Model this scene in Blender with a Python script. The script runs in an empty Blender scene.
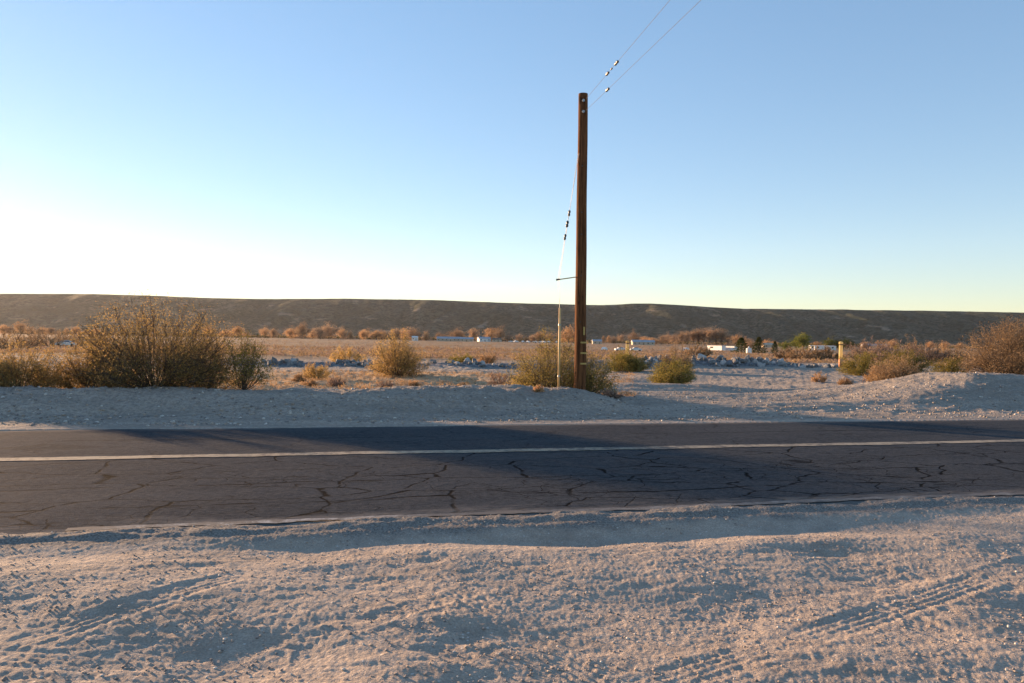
import bpy, math, random
import numpy as np
from mathutils import Vector, Matrix

PI = math.pi
scn = bpy.context.scene
COL = scn.collection
F = 768.0
EYE = 1.6
ROLL = 0.0158
PITCH = math.atan(3.5 / F)
A = math.radians(13.2)                 # the road runs 13 degrees off square to the view
CA, SA = math.cos(A), math.sin(A)
SUN_AZ = math.radians(50)              # left of the view direction
SUN_EL = math.radians(7.0)

# ------------------------------------------------------------------ camera
Rv = Vector((math.cos(ROLL), 0, math.sin(ROLL)))
Fv = Vector((0, math.cos(PITCH), -math.sin(PITCH)))
Uv = Rv.cross(Fv).normalized()
Fv = Uv.cross(Rv).normalized()
cam_d = bpy.data.cameras.new('camera')
cam = bpy.data.objects.new('camera', cam_d)
COL.objects.link(cam)
M4 = Matrix((Rv, Uv, -Fv)).transposed().to_4x4()
M4.translation = Vector((0, 0, EYE))
cam.matrix_world = M4
cam_d.sensor_width = 36
cam_d.lens = 27
cam_d.clip_start = 0.1
cam_d.clip_end = 20000
scn.camera = cam

def ray(px, py):
    return (Fv + Rv * ((px - 512) / F) + Uv * ((341.5 - py) / F))
def at_depth(px, py, Y):
    d = ray(px, py)
    return Vector((0, 0, EYE)) + d * (Y / d.y)
def on_z(px, py, z=0.0):
    d = ray(px, py)
    return Vector((0, 0, EYE)) + d * ((z - EYE) / d.z)
def hor(px):
    return 338 + (px - 512) * ROLL

# ------------------------------------------------------------------ noise
def perlin(x, y, seed=0):
    x = np.asarray(x, dtype=np.float64); y = np.asarray(y, dtype=np.float64)
    xi = np.floor(x).astype(np.int64); yi = np.floor(y).astype(np.int64)
    xf = x - xi; yf = y - yi
    def g(ix, iy, dx, dy):
        h = (ix * 374761393 + iy * 668265263 + seed * 1442695041) & 0xffffffff
        h = ((h ^ (h >> 13)) * 1274126177) & 0xffffffff
        h = (h ^ (h >> 16)) & 0xffff
        a = h * (2 * PI / 65536.0)
        return np.cos(a) * dx + np.sin(a) * dy
    u = xf * xf * xf * (xf * (xf * 6 - 15) + 10)
    v = yf * yf * yf * (yf * (yf * 6 - 15) + 10)
    a = g(xi, yi, xf, yf); b = g(xi + 1, yi, xf - 1, yf)
    c = g(xi, yi + 1, xf, yf - 1); d = g(xi + 1, yi + 1, xf - 1, yf - 1)
    return (a + u * (b - a)) * (1 - v) + (c + u * (d - c)) * v
def sst(a, b, x):
    t = np.clip((np.asarray(x, dtype=np.float64) - a) / (b - a), 0, 1)
    return t * t * (3 - 2 * t)
def bell(x, c, w):
    return np.exp(-((x - c) / w) ** 2)

# ------------------------------------------------------------------ ground height
TN, TC, TF = 6.66, 10.40, 13.80        # near edge, centre line and far edge of the road
TRACKS = []                             # tyre tracks in the near shoulder: x0,y0,x1,y1,width,kind
def add_track(p, q, w, kind):
    a = on_z(*p); b = on_z(*q)
    TRACKS.append((a.x, a.y, b.x, b.y, w, kind))
add_track((425, 570), (820, 800), 0.20, 2)
add_track((-80, 672), (300, 560), 0.22, 2)
add_track((560, 700), (1100, 548), 0.22, 2)
add_track((380, 606), (520, 690), 0.16, 0)
add_track((-60, 652), (420, 676), 0.2, 0)
add_track((800, 575), (1000, 655), 0.22, 0)
add_track((200, 676), (560, 560), 0.17, 1)
add_track((640, 560), (1100, 640), 0.18, 0)

def terrain(X, Y):
    X = np.asarray(X, dtype=np.float64); Y = np.asarray(Y, dtype=np.float64)
    t = -SA * X + CA * Y
    s = CA * X + SA * Y
    r = np.hypot(X, Y)
    z = np.zeros_like(X)
    # ---- near shoulder
    near = t < TN + 0.40
    wob = 0.11 * perlin(s * 0.7, 3.1, 5) + 0.05 * perlin(s * 2.3, 1.7, 6)
    tn = t + wob
    trd = .018 + .065 * sst(-1.3, .1, s) * (1 - .75 * sst(3.2, 5.2, s))
    prof = -0.006 - trd * sst(6.42, 6.08, tn) + trd * 1.1 * sst(6.05, 5.45, tn + 0.3 * perlin(s * .5, 9.3, 7)) - 0.03 * sst(5.2, 3.6, tn)
    am = sst(6.5, 5.9, tn)
    pit = np.maximum(perlin(X / .6, Y / .36, 21) + .35 * perlin(X / .16, Y / .11, 24) - .14, 0)
    n = 0.078 * perlin(X / 1.6, Y / 1.1, 11) + 0.026 * perlin(X / .7 + .4 * Y, Y / .5, 12) - .030 * pit \
        + 0.007 * perlin((X + .6 * Y) / .30, (Y - .3 * X) / .13, 13) + 0.0032 * perlin(X / .12, Y / .09, 14) \
        + 0.0032 * perlin(X / .055, Y / .042, 15) + 0.0034 * perlin(X / .026, Y / .024, 16)
    rough = 0.70 + 0.5 * sst(-.25, .35, perlin(X / 1.1 + 5, Y / .9, 17))
    rv = .35 + 1.25 * sst(-.3, .3, perlin(X / .8 + 9, Y / .5, 29))
    n = n + (.62 * rv - 1) * (0.0032 * perlin(X / .12, Y / .09, 14) + 0.0032 * perlin(X / .055, Y / .042, 15) + 0.0034 * perlin(X / .026, Y / .024, 16))
    fine = 0.0045 * perlin(X / .06, Y / .06, 18) + 0.003 * perlin(X / .025, Y / .025, 19)
    tr = np.zeros_like(X); inside = np.zeros_like(X)
    for (x0, y0, x1, y1, w, kind) in TRACKS:
        L = math.hypot(x1 - x0, y1 - y0); dx, dy = (x1 - x0) / L, (y1 - y0) / L
        al = (X - x0) * dx + (Y - y0) * dy
        la = -(X - x0) * dy + (Y - y0) * dx
        la = la + 0.05 * np.sin(al * 1.1 + x0)
        m = sst(w * .5 + .03, w * .5 - .01, np.abs(la)) * sst(0, .5, al) * sst(L, L - .5, al)
        m = m * sst(-.45, .45, perlin(al / .8 + x0 * 7, la / .8, 23))
        if kind == 0:
            rib = 0.007 * np.cos(2 * PI * la / (w / 3.6)) + 0.003 * np.cos(2 * PI * (al + .5 * np.abs(la)) / .055)
        elif kind == 2:
            rib = .014 * np.cos(2 * PI * la / (w / 4.0)) * .8 + .006 * np.sign(np.sin(2 * PI * (al + .4 * np.abs(la)) / .07)) * (np.abs(la) > w * .28)
        else:
            rib = 0.010 * np.cos(2 * PI * (al + .7 * np.abs(la)) / .085) + .004 * np.cos(2 * PI * la / (w / 2))
        lip = 0.012 * bell(np.abs(la), w * .5 + .03, .025) * sst(0, .5, al) * sst(L, L - .5, al)
        tr += m * (-0.004 + .28 * rib) + .22 * lip
        inside = np.maximum(inside, m)
    prof = prof + (.017 + .030 * perlin(s * 1.3, t * 3.0, 27) + .016 * perlin(s * 5, t * 9, 28)) * sst(6.45, 6.6, t) - .065 * sst(TN + .04, TN + .38, t)
    zn = prof + am * (n * rough * (1 - .45 * inside) + tr) + fine
    z = np.where(near, zn, z)
    # ---- road bed
    bed = (t >= TN + 0.40) & (t <= TF + 0.02)
    z = np.where(bed, -0.035, z)
    # ---- far shoulder, berm, mound, dirt track
    far = t > TF + 0.02
    bm = sst(7.6, 5.6, s + .5 * perlin(s * .3, t * .3, 31))
    crest = 0.41 + .05 * bell(s, 3.5, 2.5) - .035 * bell(s, -1.5, 3) + .05 * perlin(s / 2.1, 0.5, 32) + .03 * perlin(s / .7, 4.5, 33)
    tt = t + .35 * perlin(s / 2.7, 7.7, 34)
    berm = bm * crest * sst(15.7, 17.6, tt) * (1 - .86 * sst(17.9, 20.5, tt))
    crm = sst(12.2, 18.5, s + .8 * perlin(t * .5, 2.2, 35))
    mound = crm * (.66 + .14 * bell(s, 18.6, 2) + .14 * perlin(s / 2.3, t / 2, 36)) * sst(15.3, 18.5, t + .6 * perlin(s / 3, 1.1, 37)) * (1 - .8 * sst(19.2, 23.5, t))
    knoll = .16 * bell(s, 7.6, 1.3) * bell(t, 18.6, .8)
    zf = -0.012 * sst(TF, TF + .3, t) + berm + mound + knoll
    trk = (1 - .8 * crm) * sst(6.0, 8.5, s) * sst(15, 17, t) * (1 - sst(38, 46, t))
    zf += trk * (.16 * perlin(s / 7 + t * .05, t / 2.3, 38) + .06 * perlin(s / 2.4, t / .9, 39) + .05 * perlin(s / 2.2, t / .45, 50))
    zf += sst(14.3, 16, t) * (1 - .72 * trk) * (.05 * perlin(X / .9, Y / .9, 40) + .042 * perlin(X / .36, Y / .33, 41) + .028 * perlin(X / .17, Y / .17, 49)) * (1 - .6 * sst(40, 60, t))
    zf += (.012 * perlin(X / .5, Y / .5, 42) + .008 * perlin(X / .16, Y / .16, 43)) * sst(TF, TF + .5, t)
    zf += sst(20, 24, t) * (.16 * perlin(X / 5, Y / 4, 44) + .05 * perlin(X / 1.6, Y / 1.3, 45))
    # rubble windrow base
    rub = bell(t, 40.2, 1.15) * sst(27, 25, s) * (.16 + .26 * sst(6, 12, s) + .12 * perlin(s / 3, 8.8, 46))
    zf += np.maximum(rub, 0)
    # valley
    zf += -1.5 * sst(45, 150, r) - 1.6 * sst(130, 330, r)
    zf += sst(60, 200, r) * (.5 * perlin(X / 60, Y / 40, 47) + .14 * perlin(X / 14, Y / 11, 48))
    z = np.where(far, zf, z)
    return z
def gh(x, y):
    return float(terrain(np.array([x]), np.array([y]))[0])
def ground_at(px, Y):
    """point on the ground seen in column px at depth Y"""
    X = (px - 512) / F * Y
    X = X + 0.0
    return Vector((X, Y, gh(X, Y)))

# ------------------------------------------------------------------ mesh helpers
def np_mesh(name, V, Q, mat=None, smooth=False, tris=False):
    me = bpy.data.meshes.new(name)
    k = 3 if tris else 4
    V = np.asarray(V, dtype=np.float32); Q = np.asarray(Q, dtype=np.int32)
    me.vertices.add(len(V)); me.vertices.foreach_set('co', V.ravel())
    me.loops.add(Q.size); me.loops.foreach_set('vertex_index', Q.ravel())
    me.polygons.add(len(Q))
    me.polygons.foreach_set('loop_start', np.arange(0, Q.size, k, dtype=np.int32))
    me.polygons.foreach_set('loop_total', np.full(len(Q), k, dtype=np.int32))
    if smooth:
        me.polygons.foreach_set('use_smooth', np.ones(len(Q), dtype=bool))
    me.update(calc_edges=True)
    if mat: me.materials.append(mat)
    return me
def link(name, me, parent=None, loc=None, rz=0.0):
    o = bpy.data.objects.new(name, me)
    COL.objects.link(o)
    if parent: o.parent = parent
    if loc is not None: o.location = loc
    if rz: o.rotation_euler = (0, 0, rz)
    return o
def tag(o, label=None, cat=None, group=None, kind=None):
    if label: o['label'] = label
    if cat: o['category'] = cat
    if group: o['group'] = group
    if kind: o['kind'] = kind
    return o
def root(name, loc, label, cat, group=None, rz=0.0, s=1.0):
    o = bpy.data.objects.new(name, None)
    o.empty_display_size = .3
    COL.objects.link(o); o.location = loc; o.rotation_euler = (0, 0, rz)
    o.scale = (s, s, s) if not isinstance(s, (tuple, list)) else s
    return tag(o, label, cat, group)
def copy_thing(src, loc, rz, s, label, group=None):
    r = src.copy(); COL.objects.link(r)
    r.location = loc; r.rotation_euler = (0, 0, rz)
    r.scale = (s, s, s) if not isinstance(s, (tuple, list)) else s
    r['label'] = label
    if group: r['group'] = group
    for ch in list(src.children):
        c = ch.copy(); COL.objects.link(c); c.parent = r
        for g in list(ch.children):
            d = g.copy(); COL.objects.link(d); d.parent = c
    return r

class MB:
    def __init__(s): s.v = []; s.f = []
    def add(s, vs, fs):
        n = len(s.v); s.v += [tuple(v) for v in vs]; s.f += [tuple(i + n for i in f) for f in fs]
    def box(s, x0, x1, y0, y1, z0, z1):
        s.add([(x0, y0, z0), (x1, y0, z0), (x1, y1, z0), (x0, y1, z0), (x0, y0, z1), (x1, y0, z1), (x1, y1, z1), (x0, y1, z1)],
              [(0, 3, 2, 1), (4, 5, 6, 7), (0, 1, 5, 4), (1, 2, 6, 5), (2, 3, 7, 6), (3, 0, 4, 7)])
    def tube(s, pts, rad, n=8, caps=True):
        pts = [Vector(p) for p in pts]
        if not isinstance(rad, (list, tuple)): rad = [rad] * len(pts)
        rings = []
        for i, p in enumerate(pts):
            d = (pts[min(i + 1, len(pts) - 1)] - pts[max(i - 1, 0)]).normalized()
            up = Vector((0, 0, 1)) if abs(d.z) < .9 else Vector((0, 1, 0))
            a = d.cross(up).normalized(); b = d.cross(a).normalized()
            rings.append([p + (a * math.cos(2 * PI * k / n) + b * math.sin(2 * PI * k / n)) * rad[i] for k in range(n)])
        vs = [v for r in rings for v in r]; fs = []
        for i in range(len(pts) - 1):
            for k in range(n):
                fs.append((i * n + k, i * n + (k + 1) % n, (i + 1) * n + (k + 1) % n, (i + 1) * n + k))
        if caps:
            fs.append(tuple(range(n))); fs.append(tuple(reversed(range((len(pts) - 1) * n, len(pts) * n))))
        s.add(vs, fs)
    def build(s, name, mat, parent=None, smooth=False, loc=None):
        me = bpy.data.meshes.new(name); me.from_pydata(s.v, [], s.f)
        me.materials.append(mat)
        if smooth:
            for p in me.polygons: p.use_smooth = len(p.vertices) <= 4
        me.update()
        bm_fix(me)
        return link(name, me, parent, loc)
def bm_fix(me):
    import bmesh
    b = bmesh.new(); b.from_mesh(me); bmesh.ops.recalc_face_normals(b, faces=b.faces); b.to_mesh(me); b.free()

# ------------------------------------------------------------------ materials
def new_mat(name):
    m = bpy.data.materials.new(name); m.use_nodes = True
    nt = m.node_tree
    return m, nt, nt.nodes['Principled BSDF']
class NT:
    """tiny node helper"""
    def __init__(s, nt): s.nt = nt; s.L = nt.links
    def n(s, t, **kw):
        nd = s.nt.nodes.new(t)
        for k, v in kw.items():
            if k in nd.bl_rna.properties: setattr(nd, k, v)
        return nd
    def pos(s): return s.n('ShaderNodeNewGeometry').outputs['Position']
    def objc(s): return s.n('ShaderNodeTexCoord').outputs['Object']
    def mapping(s, vec, scale=(1, 1, 1), rot=(0, 0, 0), loc=(0, 0, 0)):
        m = s.n('ShaderNodeMapping')
        m.inputs['Scale'].default_value = scale; m.inputs['Rotation'].default_value = rot; m.inputs['Location'].default_value = loc
        s.L.new(vec, m.inputs['Vector']); return m.outputs['Vector']
    def noise(s, vec, scale, detail=3, rough=.55, dist=0.0):
        m = s.n('ShaderNodeTexNoise'); m.inputs['Scale'].default_value = scale
        m.inputs['Detail'].default_value = detail; m.inputs['Roughness'].default_value = rough; m.inputs['Distortion'].default_value = dist
        s.L.new(vec, m.inputs['Vector']); return m.outputs['Fac']
    def vor(s, vec, scale, feature='F1', out='Distance', rnd=1.0):
        m = s.n('ShaderNodeTexVoronoi', feature=feature); m.inputs['Scale'].default_value = scale
        m.inputs['Randomness'].default_value = rnd
        s.L.new(vec, m.inputs['Vector']); return m.outputs[out]
    def ramp(s, fac, stops):
        m = s.n('ShaderNodeValToRGB'); e = m.color_ramp.elements
        while len(e) < len(stops): e.new(.5)
        for el, (p, c) in zip(e, stops):
            el.position = p
            el.color = (c, c, c, 1) if not isinstance(c, (tuple, list)) else (*c, 1)
        s.L.new(fac, m.inputs['Fac']); return m.outputs['Color']
    def mix(s, fac, a, b, blend='MIX'):
        m = s.n('ShaderNodeMix', data_type='RGBA', blend_type=blend)
        for sock, v in ((m.inputs[0], fac), (m.inputs[6], a), (m.inputs[7], b)):
            if isinstance(v, (int, float)): sock.default_value = v
            elif isinstance(v, (tuple, list)): sock.default_value = (*v, 1)
            else: s.L.new(v, sock)
        return m.outputs[2]
    def math(s, op, a, b=None, clamp=False):
        m = s.n('ShaderNodeMath', operation=op, use_clamp=clamp)
        for sock, v in ((m.inputs[0], a), (m.inputs[1], b)):
            if v is None: continue
            if isinstance(v, (int, float)): sock.default_value = v
            else: s.L.new(v, sock)
        return m.outputs[0]
    def mr(s, v, a, b, c=0.0, d=1.0):
        m = s.n('ShaderNodeMapRange', interpolation_type='SMOOTHSTEP')
        s.L.new(v, m.inputs[0])
        for i, x in enumerate((a, b, c, d)): m.inputs[i + 1].default_value = x
        return m.outputs[0]
    def bump(s, h, strength, dist, normal=None):
        m = s.n('ShaderNodeBump'); m.inputs['Strength'].default_value = strength; m.inputs['Distance'].default_value = dist
        s.L.new(h, m.inputs['Height'])
        if normal is not None: s.L.new(normal, m.inputs['Normal'])
        return m.outputs['Normal']

def ts_coords(N):
    """road coordinates: x along the road, y across it"""
    return N.mapping(N.pos(), rot=(0, 0, -A))

def mat_ground():
    m, nt, b = new_mat('desert_sand'); N = NT(nt)
    P = N.pos(); R = ts_coords(N)
    sep = N.n('ShaderNodeSeparateXYZ'); N.L.new(R, sep.inputs[0]); t = sep.outputs['Y']; s = sep.outputs['X']
    big = N.noise(P, .9, 4, .6)
    c = N.mix(N.mr(big, .35, .65), (.50, .405, .315), (.40, .33, .265))
    med = N.noise(P, 6, 5, .65)
    soil = N.noise(N.mapping(P, scale=(.8, 1.6, 1)), .45, 5, .7, .6)
    c = N.mix(N.mr(soil, .46, .62, 0, .65), c, (.34, .265, .20))
    c = N.mix(N.mr(med, .3, .72, 0, .75), c, (.57, .475, .38))
    grain = N.noise(P, 75, 4, .7)
    c = N.mix(N.mr(grain, .38, .66, .0, 1), N.mix(.55, c, (.20, .165, .14)), c)
    # pale and dark pebbles in the sand
    v = N.vor(P, 38, 'F1'); vc = N.vor(P, 38, 'F1', 'Color')
    sepc = N.n('ShaderNodeSeparateColor'); N.L.new(vc, sepc.inputs[0])
    peb = N.math('MULTIPLY', N.math('LESS_THAN', v, .28), N.math('GREATER_THAN', sepc.outputs[0], .74))
    c = N.mix(N.math('MULTIPLY', peb, .8), c, N.mix(sepc.outputs[1], (.24, .21, .19), (.66, .60, .53)))
    # grey asphalt crumbs and white dust along the near road edge
    tw = N.math('ADD', t, N.math('MULTIPLY', N.math('SUBTRACT', N.noise(R, 2.3, 5, .7), .5), .45))
    crumb = N.math('MULTIPLY', N.mr(tw, 6.22, 6.42), N.mr(tw, 7.1, 7.0))
    cn = N.noise(P, 60, 3, .7)
    c = N.mix(N.math('MULTIPLY', crumb, .75), c, N.mix(N.mr(cn, .4, .6), (.06, .057, .054), (.26, .24, .215)))
    # packed pale grey dirt of the far shoulder and the dirt track
    fs = N.mr(t, 13.5, 14.0)
    st = N.noise(N.mapping(R, scale=(.18, 1.4, 1)), 1.2, 4, .6)
    grey = N.mix(N.mr(st, .35, .65), (.29, .25, .205), (.47, .39, .31))
    gn = N.noise(P, 14, 5, .75)
    grey = N.mix(N.mr(gn, .44, .58, 0, .7), grey, (.17, .155, .14))
    g5 = N.noise(P, 5, 5, .8)
    grey = N.mix(N.mr(g5, .5, .66, 0, .6), grey, (.46, .42, .37))
    c = N.mix(N.math('MULTIPLY', fs, .8), c, grey)
    # straw litter behind the berm, valley soil farther out
    lit = N.math('MULTIPLY', N.mr(t, 19.5, 21.5), N.mr(t, 36, 31))
    lit = N.math('MULTIPLY', lit, N.mr(s, 8.5, 5.5))
    ln = N.noise(P, 3.2, 5, .7)
    c = N.mix(N.math('MULTIPLY', lit, .9), c, N.mix(N.mr(ln, .4, .62), (.60, .40, .22), (.36, .25, .155)))
    rb = N.math('MULTIPLY', N.mr(t, 38.2, 39.0), N.mr(t, 42.2, 41.4))
    rb = N.math('MULTIPLY', rb, N.mr(s, 27, 25.5))
    c = N.mix(rb, c, N.mix(N.mr(N.noise(P, 4, 4, .8), .4, .62), (.10, .10, .105), (.28, .27, .265)))
    val = N.mr(t, 44, 60)
    vn = N.noise(N.mapping(P, scale=(.35, 1, 1)), .06, 6, .7)
    vc2 = N.mix(N.mr(vn, .4, .6), (.24, .155, .088), (.40, .265, .155))
    vc2 = N.mix(N.mr(N.noise(P, .35, 4, .7), .45, .65, 0, .6), vc2, (.15, .11, .075))
    c = N.mix(val, c, vc2)
    nt.links.new(c, b.inputs['Base Color'])
    b.inputs['Roughness'].default_value = .95; b.inputs['Specular IOR Level'].default_value = .15
    h1 = N.noise(P, 42, 5, .75)
    h2 = N.noise(P, 7, 5, .7)
    nrm = N.bump(h1, .55, .016)
    nrm = N.bump(h2, .5, .06, nrm)
    h3 = N.math('MULTIPLY', N.noise(P, 5.5, 4, .75), N.mr(t, 13.9, 14.6))
    nrm = N.bump(h3, .9, .11, nrm)
    nt.links.new(nrm, b.inputs['Normal'])
    return m

def mat_asphalt():
    m, nt, b = new_mat('old_asphalt'); N = NT(nt)
    P = N.pos(); R = ts_coords(N)
    sep = N.n('ShaderNodeSeparateXYZ'); N.L.new(R, sep.inputs[0]); t = sep.outputs['Y']
    base = N.noise(N.mapping(R, scale=(.35, 1.3, 1)), .9, 5, .65)
    c = N.mix(N.mr(base, .33, .67), (.032, .040, .048), (.054, .062, .070))
    agg = N.noise(P, 190, 3, .7)
    c = N.mix(N.mr(agg, .42, .62, 0, .6), c, (.098, .100, .104))
    wp = N.math('ABSOLUTE', N.math('SUBTRACT', N.math('ABSOLUTE', N.math('SUBTRACT', t, 8.55)), .85))
    c = N.mix(N.math('MULTIPLY', N.mr(wp, .1, .5, .35, 0), N.mr(N.noise(R, .7, 4, .6), .35, .65)), c, (.060, .062, .064))
    c = N.mix(N.mr(N.noise(P, 90, 3, .7), .52, .7, 0, .6), c, (.012, .013, .014))
    g2 = N.noise(N.mapping(R, scale=(1, 1.6, 1)), 16, 6, .8)
    c = N.mix(N.mr(g2, .46, .62, 0, .55), c, (.095, .098, .102))
    c = N.mix(N.mr(g2, .50, .36, 0, .5), c, (.018, .020, .023))
    # cracks
    wv = N.n('ShaderNodeTexNoise'); wv.inputs['Scale'].default_value = 2.4; wv.inputs['Detail'].default_value = 5
    N.L.new(R, wv.inputs['Vector'])
    off = N.n('ShaderNodeVectorMath', operation='MULTIPLY_ADD')
    N.L.new(wv.outputs['Color'], off.inputs[0]); off.inputs[1].default_value = (.35, .30, 0); N.L.new(R, off.inputs[2])
    v1 = N.vor(N.mapping(off.outputs[0], scale=(.5, 1.0, 1)), 1.5, 'DISTANCE_TO_EDGE')
    v2 = N.vor(N.mapping(off.outputs[0], scale=(.8, 1.3, 1), loc=(7, 3, 0)), 2.9, 'DISTANCE_TO_EDGE')
    reg = N.noise(R, .55, 3, .5)
    wnoise = N.noise(R, 3.5, 3, .6)
    k1 = N.math('MULTIPLY', N.mr(v1, .005, .020, 1, 0), N.mr(wnoise, .34, .50))
    k2 = N.math('MULTIPLY', N.mr(v2, .005, .022, 1, 0), N.math('MULTIPLY', N.mr(reg, .44, .54), N.mr(t, 10.0, 8.8)))
    k2 = N.math('MULTIPLY', k2, .8)
    crack = N.math('MAXIMUM', k1, k2)
    farw = N.mr(t, 10.3, 10.8, 1, .35)
    crack = N.math('MULTIPLY', crack, farw)
    # long wheel-path seams
    tw = N.math('ADD', t, N.math('MULTIPLY', N.math('SUBTRACT', N.noise(R, .5, 4, .6), .5), .55))
    for tc, w in ((7.55, .016), (8.45, .012), (12.1, .014)):
        d = N.math('ABSOLUTE', N.math('SUBTRACT', tw, tc))
        seam = N.math('MULTIPLY', N.mr(d, w * .6, w * 2, 1, 0), N.mr(N.noise(R, .8, 3, .6), .45, .55))
        crack = N.math('MAXIMUM', crack, seam)
    c = N.mix(N.math('MULTIPLY', crack, .97), c, (.006, .0065, .007))
    # dust drifting over both edges
    dn = N.noise(N.mapping(R, scale=(.5, 2, 1)), 2.2, 6, .7)
    dnn = N.math('MULTIPLY', N.math('SUBTRACT', dn, .5), 1.4)
    e1 = N.mr(N.math('ADD', t, dnn), 6.66, 7.10, .75, 0)
    e2 = N.mr(N.math('ADD', t, dnn), 13.3, 13.95, 0, .7)
    c = N.mix(N.math('MAXIMUM', e1, e2), c, (.20, .18, .16))
    nt.links.new(c, b.inputs['Base Color'])
    b.inputs['Roughness'].default_value = 1.0; b.inputs['Specular IOR Level'].default_value = .02
    h = N.math('SUBTRACT', agg, N.math('MULTIPLY', crack, 1.2))
    nrm = N.bump(h, .5, .006)
    nrm = N.bump(g2, .45, .02, nrm)
    nrm = N.bump(N.noise(R, 3, 4, .6), .3, .05, nrm)
    nt.links.new(nrm, b.inputs['Normal'])
    return m

def mat_paint(name, col, wear_lo, wear_hi, under=(.08, .075, .07)):
    m, nt, b = new_mat(name); N = NT(nt)
    R = ts_coords(N)
    n1 = N.noise(R, 9, 6, .75); n2 = N.noise(R, 1.1, 3, .6)
    f = N.mr(N.math('ADD', N.math('MULTIPLY', n1, .6), N.math('MULTIPLY', n2, .4)), wear_lo, wear_hi)
    if name == 'edge_line_paint':
        ss = N.n('ShaderNodeSeparateXYZ'); N.L.new(R, ss.inputs[0]); f = N.math('MULTIPLY', f, N.math('MULTIPLY', N.mr(ss.outputs['X'], -.6, 1.2, 1, .30), N.mr(ss.outputs['X'], -2.1, -1.2, 0, 1)))
    c = N.mix(f, under, col)
    c = N.mix(N.mr(N.noise(R, 60, 3, .7), .5, .7, 0, .35), c, (.12, .11, .10))
    nt.links.new(c, b.inputs['Base Color']); b.inputs['Roughness'].default_value = .8
    return m

def simple(name, col, rough=.8, noise_amt=.25, scale=8.0, metal=0.0, col2=None):
    m, nt, b = new_mat(name); N = NT(nt)
    n = N.noise(N.objc(), scale, 4, .65)
    c2 = col2 if col2 else tuple(x * (1 - noise_amt * 1.6) for x in col)
    c = N.mix(N.mr(n, .35, .65), c2, col)
    nt.links.new(c, b.inputs['Base Color']); b.inputs['Roughness'].default_value = rough; b.inputs['Metallic'].default_value = metal
    return m

def mat_leaf(name, c1, c2, c3, scale=2.0, trans=.4):
    m = bpy.data.materials.new(name); m.use_nodes = True; nt = m.node_tree
    for n in list(nt.nodes):
        if n.type != 'OUTPUT_MATERIAL': nt.nodes.remove(n)
    out = [n for n in nt.nodes if n.type == 'OUTPUT_MATERIAL'][0]
    N = NT(nt); P = N.objc()
    c = N.mix(N.mr(N.noise(P, scale, 3, .6), .36, .64), c1, c2)
    c = N.mix(N.mr(N.noise(P, scale * 9, 2, .6), .45, .68), c, c3)
    oi = N.n('ShaderNodeObjectInfo')
    v = N.n('ShaderNodeHueSaturation'); N.L.new(c, v.inputs['Color'])
    N.L.new(N.mr(oi.outputs['Random'], 0, 1, .78, 1.22), v.inputs['Value'])
    c = v.outputs['Color']
    d = N.n('ShaderNodeBsdfDiffuse'); tr = N.n('ShaderNodeBsdfTranslucent'); mx = N.n('ShaderNodeMixShader')
    N.L.new(c, d.inputs[0]); N.L.new(c, tr.inputs[0]); mx.inputs[0].default_value = trans
    N.L.new(d.outputs[0], mx.inputs[1]); N.L.new(tr.outputs[0], mx.inputs[2]); N.L.new(mx.outputs[0], out.inputs['Surface'])
    return m

M = {}
M['ground'] = mat_ground()
M['asphalt'] = mat_asphalt()
M['centre'] = mat_paint('centre_line_paint', (.34, .28, .19), .38, .58, (.05, .047, .043))
M['edge'] = mat_paint('edge_line_paint', (.42, .40, .37), .46, .60, (.10, .09, .08))
M['creosote'] = mat_leaf('creosote_leaf', (.40, .27, .10), (.30, .225, .08), (.52, .33, .145), 1.6, .55)
M['creosote_green'] = mat_leaf('creosote_green_leaf', (.18, .165, .04), (.24, .195, .055), (.34, .24, .08), 1.6, .4)
M['creosote_olive'] = mat_leaf('creosote_olive_leaf', (.24, .19, .06), (.19, .165, .05), (.34, .24, .09), 1.6, .5)
M['straw'] = mat_leaf('straw_twig', (.55, .34, .17), (.40, .24, .12), (.64, .43, .25), 2.0, .35)
M['rust'] = mat_leaf('rust_twig', (.36, .245, .135), (.26, .17, .095), (.46, .32, .19), 2.0, .3)
M['mauve'] = mat_leaf('dead_twig', (.29, .20, .15), (.20, .14, .11), (.40, .29, .22), 2.0, .25)
M['cotton'] = mat_leaf('cottonwood_autumn', (.52, .32, .17), (.38, .24, .13), (.60, .41, .25), .25, .5)
M['cotton_tan'] = mat_leaf('cottonwood_bare', (.40, .27, .17), (.30, .20, .13), (.48, .34, .22), .25, .4)
M['evergreen'] = mat_leaf('evergreen_leaf', (.045, .06, .02), (.06, .07, .022), (.10, .09, .03), .4, .2)
M['broadleaf'] = mat_leaf('broadleaf_green', (.13, .15, .035), (.10, .12, .03), (.22, .20, .05), .4, .4)
M['scrubtan'] = mat_leaf('scrub_twig', (.30, .20, .11), (.22, .15, .085), (.36, .25, .15), 2.0, .3)
M['stem'] = simple('grey_stem', (.13, .092, .062), .9, .3, 20)
M['trunk'] = simple('tree_bark', (.16, .12, .09), .9, .3, 1.2)

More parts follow.
